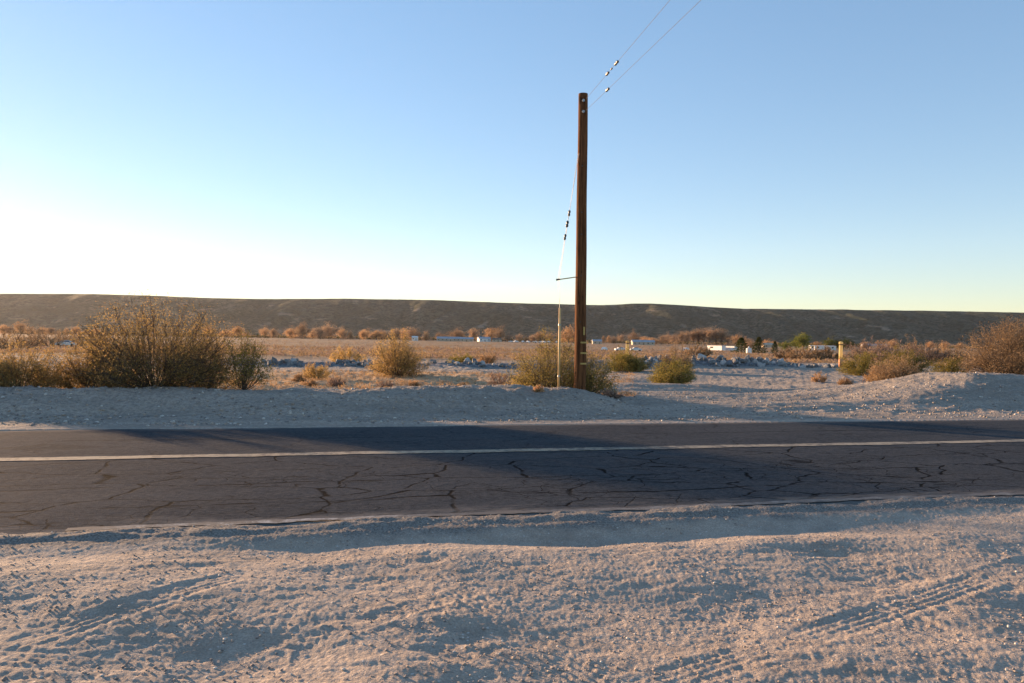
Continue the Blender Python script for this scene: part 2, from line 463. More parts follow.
# ------------------------------------------------------------------ world and sun
def make_world():
    w = bpy.data.worlds.new('World'); scn.world = w; w.use_nodes = True
    nt = w.node_tree; bg = nt.nodes['Background']
    sky = nt.nodes.new('ShaderNodeTexSky'); sky.sky_type = 'NISHITA'; sky.sun_disc = False
    sky.sun_elevation = SUN_EL; sky.sun_rotation = -SUN_AZ
    sky.altitude = 900; sky.air_density = 1.0; sky.dust_density = 0.1; sky.ozone_density = 1.4
    hs = nt.nodes.new('ShaderNodeHueSaturation'); hs.inputs['Saturation'].default_value = 1.38
    wb = nt.nodes.new('ShaderNodeMix'); wb.data_type = 'RGBA'; wb.blend_type = 'MULTIPLY'; wb.inputs[0].default_value = 1; wb.inputs[7].default_value = (.99, .98, 1.10, 1)
    gm = nt.nodes.new('ShaderNodeGamma'); gm.inputs[1].default_value = .61; nt.links.new(sky.outputs[0], gm.inputs[0]); nt.links.new(gm.outputs[0], hs.inputs['Color']); nt.links.new(hs.outputs[0], wb.inputs[6])
    nt.links.new(wb.outputs[2], bg.inputs['Color']); bg.inputs['Strength'].default_value = .15
    d = bpy.data.lights.new('sun', 'SUN'); d.energy = 5.0; d.angle = math.radians(.53); d.color = (1, .63, .35)
    o = bpy.data.objects.new('sun', d); COL.objects.link(o)
    S = Vector((-math.sin(SUN_AZ) * math.cos(SUN_EL), math.cos(SUN_AZ) * math.cos(SUN_EL), math.sin(SUN_EL)))
    o.rotation_euler = S.to_track_quat('Z', 'Y').to_euler(); o.location = S * 60
make_world()
scn.view_settings.view_transform = 'Standard'; scn.view_settings.look = 'None'
scn.view_settings.exposure = 1.47; scn.view_settings.gamma = 1.0

# ------------------------------------------------------------------ ground sheet
def make_ground():
    front = np.radians(np.linspace(-39, 39, 1480))
    rest = np.radians(np.concatenate([np.arange(40, 60, 1.0), np.arange(60, 301, 4.0), np.arange(301, 321, 1.0)]))
    az = np.concatenate([front, rest]); nc = len(az)
    R = [0.25]
    while R[-1] < 7000:
        r = R[-1]
        k = .12 if r < 3.1 else .0036 if r < 10 else .011 if r < 13 else .0052 if r < 27 else .012 if r < 110 else .05
        R.append(r * (1 + k))
    R = np.array(R); nr = len(R)
    rr, aa = np.meshgrid(R, az, indexing='ij')
    X = rr * np.sin(aa); Y = rr * np.cos(aa)
    Z = terrain(X.ravel(), Y.ravel())
    V = np.stack([X.ravel(), Y.ravel(), Z], 1)
    i = np.arange(nr - 1)[:, None] * nc; j = np.arange(nc)[None, :]; j2 = (j + 1) % nc
    Q = np.stack([i + j, i + j2, i + nc + j2, i + nc + j], -1).reshape(-1, 4)[:, ::-1]
    c = len(V); V = np.vstack([V, [[0, 0, gh(0, 0)]]])
    me = np_mesh('ground', V, Q, M['ground'], True)
    o = link('ground', me)
    tag(o, kind='structure')
make_ground()

def xy_of(s, t):
    return CA * s - SA * t, SA * s + CA * t

def make_road():
    near = np.arange(-14, 26, .045)
    s = np.concatenate([np.arange(-400, -14, 2.0), near, np.arange(26, 400, 2.0)])
    frac = np.concatenate([[0, .02, .05], np.linspace(.1, .9, 17), [.95, .98, 1]])
    e1 = TN + .07 * perlin(s * 1.1, .3, 61) + .05 * perlin(s * 4.3, .9, 62) + .028 * perlin(s * 13, .2, 63)
    e2 = TF + .10 * perlin(s * .8, .3, 64) + .04 * perlin(s * 4, .2, 65)
    T = e1[:, None] * (1 - frac) + e2[:, None] * frac
    S = np.repeat(s[:, None], len(frac), 1)
    X = CA * S - SA * T; Y = SA * S + CA * T
    Z = .004 + .03 * np.sin(PI * frac)[None, :] + .010 * perlin(S / 2.2, T / 1.6, 66) + .006 * perlin(S / .6, T / .5, 67)
    Z[:, 0] = -.004; Z[:, -1] = -.03
    V = np.stack([X.ravel(), Y.ravel(), Z.ravel()], 1)
    nc = len(frac); i = np.arange(len(s) - 1)[:, None] * nc; j = np.arange(nc - 1)[None, :]
    Q = np.stack([i + j, i + nc + j, i + nc + j + 1, i + j + 1], -1).reshape(-1, 4)
    o = link('road', np_mesh('road', V, Q, M['asphalt'], True)); tag(o, kind='structure')
    def zroad(S, T):
        fr = np.clip((T - TN) / (TF - TN), 0, 1)
        return .004 + .03 * np.sin(PI * fr) + .010 * perlin(S / 2.2, T / 1.6, 66) + .006 * perlin(S / .6, T / .5, 67)
    def stripe(name, t0, t1, s0, s1, mat, seed, jag):
        s = np.arange(s0, s1, .06); k = 4
        a = t0 + jag * perlin(s * 3.1, .4, seed) + jag * perlin(s * 11, .4, seed + 1); b = t1 + jag * perlin(s * 2.7, .4, seed + 2) + jag * perlin(s * 9, .4, seed + 3)
        fr = np.linspace(0, 1, k)
        T = a[:, None] * (1 - fr) + b[:, None] * fr; S = np.repeat(s[:, None], k, 1)
        X = CA * S - SA * T; Y = SA * S + CA * T; Z = zroad(S, T) + .006
        V = np.stack([X.ravel(), Y.ravel(), Z.ravel()], 1)
        i = np.arange(len(s) - 1)[:, None] * k; j = np.arange(k - 1)[None, :]
        Q = np.stack([i + j, i + k + j, i + k + j + 1, i + j + 1], -1).reshape(-1, 4)
        o = link(name, np_mesh(name, V, Q, mat, True)); tag(o, kind='structure')
    stripe('road_centre_line', TC - .12, TC + .13, -60, 120, M['centre'], 71, .02)
    stripe('road_edge_line', TN + .09, TN + .19, -2.05, 60, M['edge'], 75, .035)
make_road()

# ------------------------------------------------------------------ hills
HT = [(-2.2, 30), (-1.2, 35), (-.667, 36.2), (-.55, 37.3), (-.5, 37.2), (-.44, 36), (-.40, 35.4), (-.34, 35), (-.29, 35.6), (-.22, 36.8), (-.1, 36.9), (-.05, 35.8),
      (0, 35.1), (.115, 34.4), (.14, 35.4), (.155, 36.4), (.18, 36.7), (.21, 35.9), (.25, 34.3), (.30, 33.0), (.41, 33.4), (.53, 33.9), (.667, 33.5), (1.2, 33), (2.2, 28)]
def mat_hill():
    m, nt, b = new_mat('scrub_hillside'); N = NT(nt); P = N.pos()
    n1 = N.noise(P, .006, 6, .65)
    c = N.mix(N.mr(n1, .4, .62), (.062, .074, .050), (.118, .116, .080))
    sp = N.noise(P, .055, 5, .85)
    c = N.mix(N.mr(sp, .44, .58), c, (.022, .028, .018))
    n3 = N.noise(N.mapping(P, scale=(1, .25, 3)), .011, 5, .7)
    c = N.mix(N.mr(n3, .57, .68, 0, .75), c, (.30, .23, .165))
    nt.links.new(c, b.inputs['Base Color']); b.inputs['Roughness'].default_value = 1; b.inputs['Specular IOR Level'].default_value = .05
    nt.links.new(N.bump(sp, .9, 7.0), b.inputs['Normal'])
    return m
def make_hills():
    u = np.linspace(-2.0, 2.0, 1100); Yr = np.concatenate([np.linspace(2450, 3700, 120), np.linspace(3720, 5200, 22)])
    Yg, U = np.meshgrid(Yr, u, indexing='ij'); X = U * Yg
    hp = np.interp(U, [a for a, _ in HT], [b for _, b in HT])
    cr = 3520 + 160 * perlin(X / 900, .5, 81)
    fr = (Yg - 2600) / (cr - 2600)
    gul = 1 - np.abs(perlin(X / 230, Yg / 900, 82)) * 2.2
    gul2 = 1 - np.abs(perlin(X / 85, Yg / 420, 83)) * 2.2
    f = np.clip(fr, 0, 1)
    prof = .55 * f ** 1.25 + .45 * sst(0.1, 1, f)
    H = (hp + .15 * perlin(X / 130, 1.5, 84) * 2) * cr / F + EYE
    amp = np.sin(PI * np.clip(fr, 0, 1)) ** .7
    Z = -4 + (H + 4) * prof + amp * (-34 * np.clip(gul, 0, 1) ** 2 - 12 * np.clip(gul2, 0, 1) ** 2 + 16) + amp * 8 * perlin(X / 60, Yg / 60, 85)
    Z = np.where(fr > 1, H - .004 * (Yg - cr), Z)
    Z = np.where(fr < 0, -6, Z)
    V = np.stack([X.ravel(), Yg.ravel(), Z.ravel()], 1)
    nc = len(u); i = np.arange(len(Yr) - 1)[:, None] * nc; j = np.arange(nc - 1)[None, :]
    Q = np.stack([i + j, i + j + 1, i + nc + j + 1, i + nc + j], -1).reshape(-1, 4)
    tag(link('hills', np_mesh('hills', V, Q, mat_hill(), True)), kind='structure')
make_hills()

# ------------------------------------------------------------------ shrubs
def rand_quads(P, size, aspect, rng, up=None, jitter=.5):
    """quads of length size, width size*aspect at points P, randomly turned"""
    n = len(P)
    d = rng.normal(size=(n, 3))
    if up is not None: d = d * jitter + up
    d /= np.linalg.norm(d, axis=1)[:, None]
    e = rng.normal(size=(n, 3)); e = np.cross(d, e); e /= np.linalg.norm(e, axis=1)[:, None] + 1e-9
    sz = (size * rng.uniform(.6, 1.4, n))[:, None]
    a = d * sz * .5; b = e * sz * aspect * .5
    V = np.stack([P - a, P + b, P + a, P - b], 1).reshape(-1, 3)      # diamond leaf
    Q = np.arange(n * 4).reshape(-1, 4)
    return V, Q
def stem_paths(h, rx, ry, n, rng, base=.12, tilt=1.25, sub=4, bow=.1):
    """polylines of stems fanning from the root crown, with side twigs"""
    out = []
    for i in range(n):
        phi = rng.uniform(0, 2 * PI); th = tilt * math.sqrt(rng.uniform(0, 1))
        L = rng.uniform(.66, 1.0)
        end = np.array([rx * math.sin(th) * math.cos(phi), ry * math.sin(th) * math.sin(phi), h * (math.cos(th) * .92 + .10)]) * L
        p0 = np.array([math.cos(phi), math.sin(phi), 0]) * base * rng.uniform(0, 1) * rx
        mid = (p0 + end) * .5 + np.array([0, 0, -bow * .3 * h * math.sin(th)]) + rng.normal(size=3) * .08 * h
        k = np.linspace(0, 1, 5)[:, None]
        path = (1 - k) ** 2 * p0 + 2 * k * (1 - k) * mid + k ** 2 * end
        out.append((path, 0))
        for j in range(sub):
            q = rng.uniform(.3, .95); kk = q
            s0 = (1 - kk) ** 2 * p0 + 2 * kk * (1 - kk) * mid + kk ** 2 * end
            d = (end - p0); d = d / (np.linalg.norm(d) + 1e-6) + rng.normal(size=3) * .75 + np.array([0, 0, .25])
            d /= np.linalg.norm(d)
            l = rng.uniform(.12, .36) * h * (1.2 - .5 * q)
            e0 = s0 + d * l
            e0[2] = max(e0[2], .02)
            out.append((np.linspace(s0, e0, 3), 1))
    return out
def tubes(paths, r0, r1, n=3):
    V = []; Q = []; c = 0
    for path, lvl in paths:
        k = len(path)
        rr = np.linspace(r0, r0 * .35, k) if lvl == 0 else np.linspace(r1, r1 * .4, k)
        for i in range(k):
            d = path[min(i + 1, k - 1)] - path[max(i - 1, 0)]; d = d / (np.linalg.norm(d) + 1e-9)
            a = np.cross(d, [0.3, .2, 1.0]); a /= np.linalg.norm(a) + 1e-9; b = np.cross(d, a)
            for q in range(n):
                w = 2 * PI * q / n
                V.append(path[i] + (a * math.cos(w) + b * math.sin(w)) * rr[i])
        for i in range(k - 1):
            for q in range(n):
                Q.append((c + i * n + q, c + i * n + (q + 1) % n, c + (i + 1) * n + (q + 1) % n, c + (i + 1) * n + q))
        c += k * n
    return np.array(V), np.array(Q)
def shrub_meshes(name, h, rx, ry, stems, leaves, leaf_size, aspect, leafmat, stemmat, seed, r0=.012, r1=.006, tilt=1.25, sub=4, lo=.30, spread=.06, base=.12, stick=None):
    rng = np.random.default_rng(seed)
    paths = stem_paths(h, rx, ry, stems, rng, base, tilt, sub)
    V, Q = tubes(paths, r0, r1)
    sm = np_mesh(name + '_stems', V, Q, stemmat, False)
    pts = []; dirs = []
    per = max(1, leaves // len(paths))
    for path, lvl in paths:
        m = int(per * (1.1 if lvl == 0 else 1.0) * rng.uniform(.25, 1.75)) + 1
        k = rng.uniform(lo if lvl == 0 else .15, 1.0, m) ** .8
        x = k * (len(path) - 1); i = np.minimum(x.astype(int), len(path) - 2); f = (x - i)[:, None]
        p = path[i] * (1 - f) + path[i + 1] * f
        pts.append(p + rng.normal(size=(m, 3)) * spread * h * .5)
        dd = path[-1] - path[0]; dirs.append(np.repeat((dd / (np.linalg.norm(dd) + 1e-9))[None], m, 0))
    P = np.vstack(pts); D = np.vstack(dirs); P[:, 2] = np.maximum(P[:, 2], .015)
    V, Q = rand_quads(P, np.full(len(P), leaf_size), aspect, rng, D if stick else None, stick or .5)
    fm = np_mesh(name + '_foliage', V, Q, leafmat, False)
    return sm, fm
def shrub(name, loc, label, cat, group, meshes, rz=0.0, s=1.0, sname='stems', fname='foliage'):
    r = root(name, loc, label, cat, group, rz, s)
    link(sname, meshes[0], r); link(fname, meshes[1], r)
    return r
def place(px, Y, dz=-.02):
    p = ground_at(px, Y); p.z += dz; return p
def depth_of(px, t):
    return t / (CA - SA * (px - 512) / F)

C = M['creosote']; CG = M['creosote_green']; ST = M['stem']
def creosote(px, Y, h, w, label, seed, leaves=6000, size=.03, mat=C, stems=70, depth=None, group=None, tilt=1.2, sub=4, name='creosote_bush', lo=.3):
    ms = shrub_meshes(name, h * 1.06, w / 2 * 1.1, (depth or w) / 2 * 1.1, int(stems * 1.15), int(leaves * 1.9), size * .98, .55, mat, ST, seed, r0=.0055 * h / 1.5 + .003, r1=.003 * h / 1.5 + .001, tilt=tilt + .3, sub=sub + 3, lo=lo, spread=.085)
    return shrub(name, place(px, Y), label, 'bush', group, ms)
G1 = 'creosote bushes along the berm'
creosote(156, depth_of(156, 19.1), 2.22, 3.75, 'largest olive creosote bush on the left, rising above the berm to the hilltop', 1, 17000, .034, stems=150, group=G1, sub=7, lo=.30)
creosote(206, depth_of(206, 19.8), 1.75, 2.0, 'olive brown creosote bush merging with the right flank of the largest bush', 2, 6000, .032, stems=70, group=G1)
creosote(243, depth_of(243, 18.6), 1.40, 1.5, 'dark open creosote bush with upright green sprigs beside the straw flat', 3, 2600, .034, mat=CG, stems=34, group=G1, tilt=.95, lo=.45)
creosote(93, depth_of(93, 19.4), 1.35, 1.35, 'golden low creosote bush against the left foot of the largest bush', 4, 8000, .033, stems=80, group=G1)
creosote(22, depth_of(22, 19.0), 1.1, 2.2, 'golden brown low creosote bush at the left edge on the berm', 5, 10000, .033, stems=100, group=G1)
creosote(-22, depth_of(-22, 19.6), 1.1, 1.6, 'brown creosote bush cut by the left edge of the photo', 6, 4500, .03, stems=50, group=G1)
creosote(397, 29.0, 1.62, 2.35, 'round brown creosote bush standing alone on the straw flat', 7, 9000, .042, stems=90, group=None)
creosote(549, 20.4, 1.68, 2.1, 'wide airy creosote bush behind the thin yellow guy guard', 8, 9000, .034, stems=90, mat=M['creosote_olive'], group=G1)
creosote(592, 20.2, 1.22, 1.5, 'dark creosote bush directly behind the foot of the wooden pole', 9, 6000, .034, mat=M['creosote_olive'], stems=60, group=G1)
creosote(520, 21.8, .62, 1.1, 'low yellow creosote bush left of the airy one', 10, 2000, .032, stems=30, group=G1)
creosote(628, 37.5, 1.18, 2.25, 'dense green creosote bush in front of the left pale yellow post', 11, 9000, .05, mat=CG, stems=80)
creosote(673, 27.8, 1.02, 1.75, 'rounded green creosote bush at the edge of the dirt track', 12, 8000, .04, mat=CG, stems=80)
creosote(677, 36.5, 1.38, 1.75, 'rusty brown bush behind the rounded green creosote', 13, 5000, .045, mat=M['rust'], stems=60, name='desert_bush')
creosote(318, 27.5, .78, 1.2, 'small olive bush on the straw flat left of the round brown one', 14, 2600, .036, stems=36)
creosote(348, 41.5, .95, 2.1, 'low tan bush before the rubble row on the left', 15, 3400, .05, stems=40)
creosote(462, 43, .8, 1.7, 'yellow green bush nestled in the rubble row', 16, 3000, .055, mat=CG, stems=40)
creosote(487, 44, .85, 1.4, 'tan bush beside the rubble row left of the pole', 17, 2400, .055, mat=M['straw'], stems=34, name='desert_bush')
creosote(952, 31.5, 1.05, 1.6, 'dark green creosote bush left of the tall tan shrub', 18, 6000, .042, mat=CG, stems=60)
creosote(862, 36, 1.15, 2.2, 'green creosote bush behind the orange brushy bush', 19, 6000, .05, mat=CG, stems=60)
creosote(905, 38, 1.3, 2.6, 'wide green creosote bush before the bare thicket', 20, 6500, .05, mat=CG, stems=60)
creosote(897, 26.5, .95, 1.9, 'orange brushy bush at the left foot of the sandy mound', 21, 7000, .04, mat=M['rust'], stems=90, name='desert_bush', tilt=1.35)
creosote(878, 27.5, .7, 1.1, 'straw coloured bush left of the orange brushy one', 22, 2600, .04, mat=M['straw'], stems=50, name='desert_bush')
creosote(820, 28.5, .42, .6, 'small orange tuft bush at the far end of the rubble row', 23, 900, .035, mat=M['straw'], stems=26, name='desert_bush')
creosote(1012, 25.0, 1.95, 2.9, 'tall tan brown shrub behind the mound at the right edge', 24, 15000, .04, mat=M['rust'], stems=150, name='desert_bush', sub=5)
creosote(1075, 25.5, 2.0, 2.6, 'tall brown shrub just beyond the right edge of the photo', 25, 7000, .042, mat=M['rust'], stems=80, name='desert_bush')

def tumble(px, Y, h, w, label, seed, mat, group='dry round brush on the straw flat', n=1500):
    ms = shrub_meshes('dry_brush', h, w / 2, w / 2, 60, n, .07, .12, mat, ST, seed, r0=.006, r1=.004, tilt=1.5, sub=3, lo=.2, spread=.05, stick=.6, base=.2)
    return shrub('dry_brush', place(px, Y), label, 'bush', group, ms, fname='twigs')
tumble(337, 23.8, .36, .68, 'mauve ball of dead brush just behind the berm, left of the round bush', 31, M['mauve'])
tumble(386, 23.2, .33, .62, 'mauve dead brush directly below the round brown bush', 32, M['mauve'])
tumble(311, 23.2, .28, .5, 'straw coloured brush tuft beside the dark open creosote', 33, M['straw'])
tumble(300, 25.0, .30, .5, 'pale straw brush near the small olive bush', 34, M['straw'])
tumble(500, 22.8, .62, .95, 'pinkish dead brush left of the yellow low creosote', 35, M['mauve'], n=2600)
tumble(415, 24.5, .22, .5, 'orange straw brush on the flat right of the mauve one', 36, M['straw'])
tumble(463, 22.6, .22, .42, 'rusty brush on the straw flat midway to the pole', 37, M['rust'])
tumble(612, 19.2, .22, .7, 'tangled dead brush lying right of the wooden pole', 38, M['mauve'], group=None)
tumble(539, depth_of(539, 17.2), .19, .28, 'single straw tuft on the shaded face of the berm', 39, M['straw'], group=None)
tumble(846, 26.5, .35, .6, 'pale straw brush left of the sandy mound', 40, M['straw'], group=None)
tumble(930, 25.5, .4, .8, 'rusty brush on the crest left of the mound top', 41, M['rust'], group=None)
tumble(452, 21.5, .13, .3, 'tiny straw tuft behind the berm crest', 42, M['straw'])

# bare thickets at middle distance
def thicket(px, Y, h, w, label, seed, mat, n=4200, group='bare thickets across the wash'):
    ms = shrub_meshes('bare_shrub', h * .88, w / 2, w / 2, 60, int(n * .8), .24 * max(1, Y / 110), .22, mat, ST, seed, r0=.05, r1=.025, tilt=1.3, sub=5, lo=.25, spread=.05, stick=.8, base=.5)
    return shrub('bare_shrub', place(px, Y, -.1), label, 'shrub', group, ms, fname='twigs')
thicket(872, 92, 3.6, 7, 'rounded pinkish bare shrub just right of the tall yellow post', 51, M['mauve'])
thicket(898, 105, 4.6, 9, 'tallest pinkish bare shrub in the thicket right of the yellow post', 52, M['rust'], 6000)
thicket(925, 98, 3.6, 7, 'pinkish bare shrub in the middle of the right thicket', 53, M['mauve'])
thicket(948, 110, 4.0, 8, 'bare shrub at the right end of the thicket', 54, M['rust'])
thicket(886, 70, 2.4, 6, 'low bare shrub in front of the right thicket', 55, M['mauve'])
thicket(790, 102, 2.2, 5, 'orange bare shrub right of the two dark conifers', 56, M['rust'])
thicket(806, 96, 2.4, 6, 'orange bare shrub behind the rubble row, below the green trees', 57, M['rust'])
thicket(826, 100, 2.6, 6, 'orange brown bare shrub left of the tall yellow post', 58, M['rust'])
thicket(697, 100, 2.4, 4.8, 'single pinkish bare shrub left of the white trailers', 59, M['rust'])
thicket(10, 120, 4.5, 12, 'orange bare shrub across the wash at the left edge', 60, M['rust'], 5200)
thicket(50, 150, 4.6, 14, 'orange bare shrub across the wash beyond the left bushes', 61, M['rust'], 5200)
thicket(88, 170, 5.0, 14, 'orange bare shrub showing over the golden creosote', 62, M['rust'], 5200)
thicket(560, 140, 3.4, 12, 'orange bare shrub behind the thin guy guard', 63, M['rust'])

# ------------------------------------------------------------------ distant trees
def tree_meshes(name, kind, seed):
    """unit tree, height 1; trunk and crown"""
    rng = np.random.default_rng(seed)
    paths = [(np.array([[0, 0, 0], [.01, 0, .15], [0, .01, .35], [.01, 0, .6]]), 0)]
    pts = []; 
    if kind == 'conifer':
        paths = [(np.array([[0, 0, 0], [0, 0, .4], [0, 0, .7], [0, 0, .97]]), 0)]
        for k in range(1500):
            z = rng.uniform(.06, 1.0); r = (.27 * (1 - z) ** .75 + .02) * math.sqrt(rng.uniform(.15, 1)) * (1 + .25 * math.sin(z * 40 + 3 * rng.uniform()))
            a = rng.uniform(0, 2 * PI); pts.append((r * math.cos(a), r * math.sin(a), z - .05 * r))
        size, asp, st = .05, .6, None
    else:
        nb = 16
        wide = {'round': .48, 'bare': .40, 'tall': .24, 'broad': .5}[kind]
        cl = []
        for k in range(nb):
            a = rng.uniform(0, 2 * PI); th = rng.uniform(.1, 1.25) if kind != 'tall' else rng.uniform(.05, .6)
            L = rng.uniform(.5, .68)
            s0 = np.array([0, 0, rng.uniform(.06, .30)])
            e = s0 + np.array([wide * math.sin(th) * math.cos(a) * 1.0, wide * math.sin(th) * math.sin(a), L * math.cos(th) * .9])
            m = (s0 + e) / 2 + rng.normal(size=3) * .03
            paths.append((np.array([s0, m, e]), 1)); cl.append(e); cl.append(m + rng.normal(size=3) * .05)
            for q in range(2):
                e2 = m + (e - s0) * .45 + rng.normal(size=3) * .12
                paths.append((np.array([m, e2]), 1)); cl.append(e2)
        for c in cl:
            rad = rng.uniform(.05, .12)
            m = int(rng.uniform(18, 46) * (1.1 if kind in ('round', 'broad') else .85))
            p = rng.normal(size=(m, 3)) * rad * np.array([1, 1, .75]) + c
            pts += [tuple(q) for q in p if q[2] > .02]
        if kind in ('round', 'bare', 'broad'):
            m = 260; a = rng.uniform(0, 2 * PI, m); q = np.sqrt(rng.uniform(.1, 1, m)) * wide * .75
            pts += [(x, y, z) for x, y, z in zip(q * np.cos(a), q * np.sin(a), rng.uniform(.02, .45, m))]
        size, asp, st = (.055, .55, None) if kind in ('round', 'broad') else (.075, .16, .9)
    V, Q = tubes(paths, .022, .009, 4)
    tm = np_mesh(name + '_trunk', V, Q, M['trunk'], False)
    P = np.array(pts)
    D = P - np.array([0, 0, .2]); D /= np.linalg.norm(D, axis=1)[:, None]
    V, Q = rand_quads(P, np.full(len(P), size), asp, rng, D if st else None, st or .5)
    return tm, V, Q
TREES = {}
def tree(px, Y, h, kind, matk, var, label, group, w=1.0):
    key = (kind, matk, var)
    tn = {'conifer': 'conifer_tree', 'round': 'cottonwood_tree', 'bare': 'bare_tree', 'tall': 'bare_tree', 'broad': 'broadleaf_tree'}[kind]
    loc = place(px, Y, -.1); rz = (px * 1.7) % 6.28
    if key not in TREES:
        tm, V, Q = tree_meshes(tn, kind, 200 + var * 7 + len(kind))
        r = root(tn, loc, label, 'tree', group, rz, (h * w, h * w, h))
        link('trunk', tm, r); link('crown', np_mesh(tn + '_crown', V, Q, M[matk]), r)
        TREES[key] = r; return r
    return copy_thing(TREES[key], loc, rz, (h * w, h * w, h), label, group)
rnd = random.Random(4)
GT = 'autumn trees along the foot of the hills'
LT = 'autumn coloured tree among the others at the foot of the hills'
line = [(4, 14), (18, 12), (34, 13), (52, 11), (66, 12), (84, 12), (262, 13), (276, 12), (240, 12), (296, 16), (304, 15), (288, 14), (324, 14), (333, 13), (342, 11), (352, 13), (361, 14), (369, 12), (386, 14),
        (394, 13), (380, 11), (408, 13), (416, 11), (436, 11), (446, 11), (454, 12), (462, 12), (472, 12), (495, 15), (502, 12), (517, 14), (532, 11), (544, 12), (553, 10), (566, 14), (575, 14), (572, 12), (224, 12), (210, 12), (603, 10), (609, 9)]
line += [(12, 8), (44, 9), (74, 8), (95, 9), (218, 8), (232, 9), (250, 8), (270, 8), (310, 9), (318, 8), (347, 8), (357, 8), (374, 9), (400, 9), (422, 8), (429, 9), (442, 7), (458, 8), (480, 8), (488, 9), (509, 9), (524, 9), (538, 8), (549, 8), (560, 9), (616, 8), (622, 9), (640, 8), (655, 9)]
for i, (px, h) in enumerate(line):
    Y = 900 + rnd.uniform(-60, 60); k = i % 4
    hh = h * 1.2 * rnd.uniform(.62, 1.22)
    tree(px + rnd.uniform(-4, 4), Y, hh, 'round' if rnd.random() < .65 else 'bare', 'cotton' if rnd.random() < .7 else 'cotton_tan', k % 3, LT, GT, w=rnd.uniform(.8, 1.6))
tree(633, 780, 16, 'bare', 'cotton_tan', 1, 'tan round topped tree standing alone just right of the pale post', None, 1.1)
GB = 'bare cottonwoods right of the pole'
LB = 'bare tan cottonwood in the grove beyond the rusty brown bush'
for i, (px, h) in enumerate([(662, 12), (668, 15), (674, 14), (681, 16), (687, 16), (693, 18), (698, 19), (704, 20), (710, 20), (716, 20), (722, 19), (728, 15)]):
    tree(px, 850 + rnd.uniform(-40, 40), h, 'tall' if i > 3 else 'bare', 'cotton_tan', i % 3, LB, GB, w=1.25)
tree(737, 800, 14, 'bare', 'cotton', 2, 'pinkish orange tree left of the leaning one, above the dark conifers', None, 1.3)
tree(747, 800, 11, 'bare', 'cotton', 1, 'low pinkish orange tree leaning right beyond the dark conifers', None, 1.5)
tree(741.5, 290, 6.0, 'conifer', 'evergreen', 0, 'dark conifer beside the right end of the white trailers', None, 2.1)
tree(759, 290, 6.4, 'conifer', 'evergreen', 1, 'dark conifer right of the small white tank', None, 1.9)
tree(775, 300, 5.0, 'conifer', 'evergreen', 2, 'slim dark conifer left of the orange bare shrubs', None, 1.3)
tree(749, 400, 5.5, 'round', 'cotton_tan', 1, 'tan tree between the two dark conifers', None, 1.2)
tree(785, 420, 5.5, 'broad', 'broadleaf', 1, 'low green tree left of the tallest green tree', None, 1.1)
tree(803, 470, 11.5, 'broad', 'broadleaf', 0, 'tallest green tree, in the group left of the yellow post', None, 1.0)
tree(796, 520, 8.0, 'broad', 'broadleaf', 2, 'green tree tucked against the tallest green tree', None, 1.0)
tree(829, 540, 8.5, 'broad', 'broadleaf', 1, 'green tree above the low white building', None, 1.1)
tree(839, 540, 8.0, 'broad', 'evergreen', 0, 'dark green tree behind the yellow post, left one of a pair', None, 1.2)
tree(847, 560, 8.5, 'broad', 'evergreen', 2, 'dark green tree behind the yellow post, right one of a pair', None, 1.3)
tree(817, 520, 6.0, 'round', 'cotton', 0, 'small orange tree between the green trees', None, 1.2)
for i, (px, h) in enumerate([(865, 7), (880, 8), (893, 9), (930, 8), (945, 8), (960, 7), (774, 6.5), (766, 7), (645, 8), (652, 8)]):
    tree(px, 760 + rnd.uniform(-40, 40), h, 'round', 'cotton', i % 3, 'small autumn tree scattered on the valley floor right of the pole', 'small trees on the valley floor', w=1.3)

# ------------------------------------------------------------------ scrub and straw (nobody could count them)
def clumps(name, pts, hs, seed, mats, n=10, asp=.25, stick=.8):
    rng = np.random.default_rng(seed); Vs = []; Qs = []; c = 0; mi = []
    P = np.repeat(pts, n, 0); H = np.repeat(hs, n)
    off = rng.normal(size=P.shape) * np.array([.5, .5, .3]) * H[:, None]; off[:, 2] = np.abs(off[:, 2]) + H * .25
    D = off / (np.linalg.norm(off, axis=1)[:, None] + 1e-6)
    V, Q = rand_quads(P + off, H * .8, asp, rng, D, stick)
    me = np_mesh(name, V, Q)
    for m in mats: me.materials.append(m)
    idx = np.repeat(rng.integers(0, len(mats), len(pts)), n).astype(np.int32)
    me.polygons.foreach_set('material_index', idx)
    return tag(link(name, me), kind='stuff')
def scatter(n, u0, u1, Y0, Y1, seed, power=1.0):
    rng = np.random.default_rng(seed)
    Y = Y0 * (Y1 / Y0) ** (rng.uniform(0, 1, n) ** power); u = rng.uniform(u0, u1, n); X = u * Y
    Z = terrain(X, Y); return np.stack([X, Y, Z], 1), rng
p, rng = scatter(30000, -1.1, 1.1, 55, 800, 91)
keep = perlin(p[:, 0] / 30, p[:, 1] / 60, 92) + rng.uniform(-.35, .35, len(p)) > -.2
p = p[keep]
o = clumps('scrub', p, rng.uniform(.14, .5, len(p)) * np.clip(p[:, 1] / 110, .8, 1.6), 93, [M['rust'], M['mauve'], M['mauve'], M['rust'], M['scrubtan']], 12)
tag(o, 'low rust and straw coloured desert scrub covering the valley floor', 'scrub')
p, rng = scatter(9000, -.75, .16, 20, 36, 94)
t = -SA * p[:, 0] + CA * p[:, 1]
keep = (t > 18.8) & (t < 33) & (perlin(p[:, 0] / 1.4, p[:, 1] / 1.4, 95) + rng.uniform(-.3, .3, len(p)) > 0)
p = p[keep]
o = clumps('dry_grass', p, rng.uniform(.04, .15, len(p)), 96, [M['straw'], M['straw'], M['rust']], 12, .12, .7)
tag(o, 'straw coloured dry grass on the flat behind the berm', 'grass')

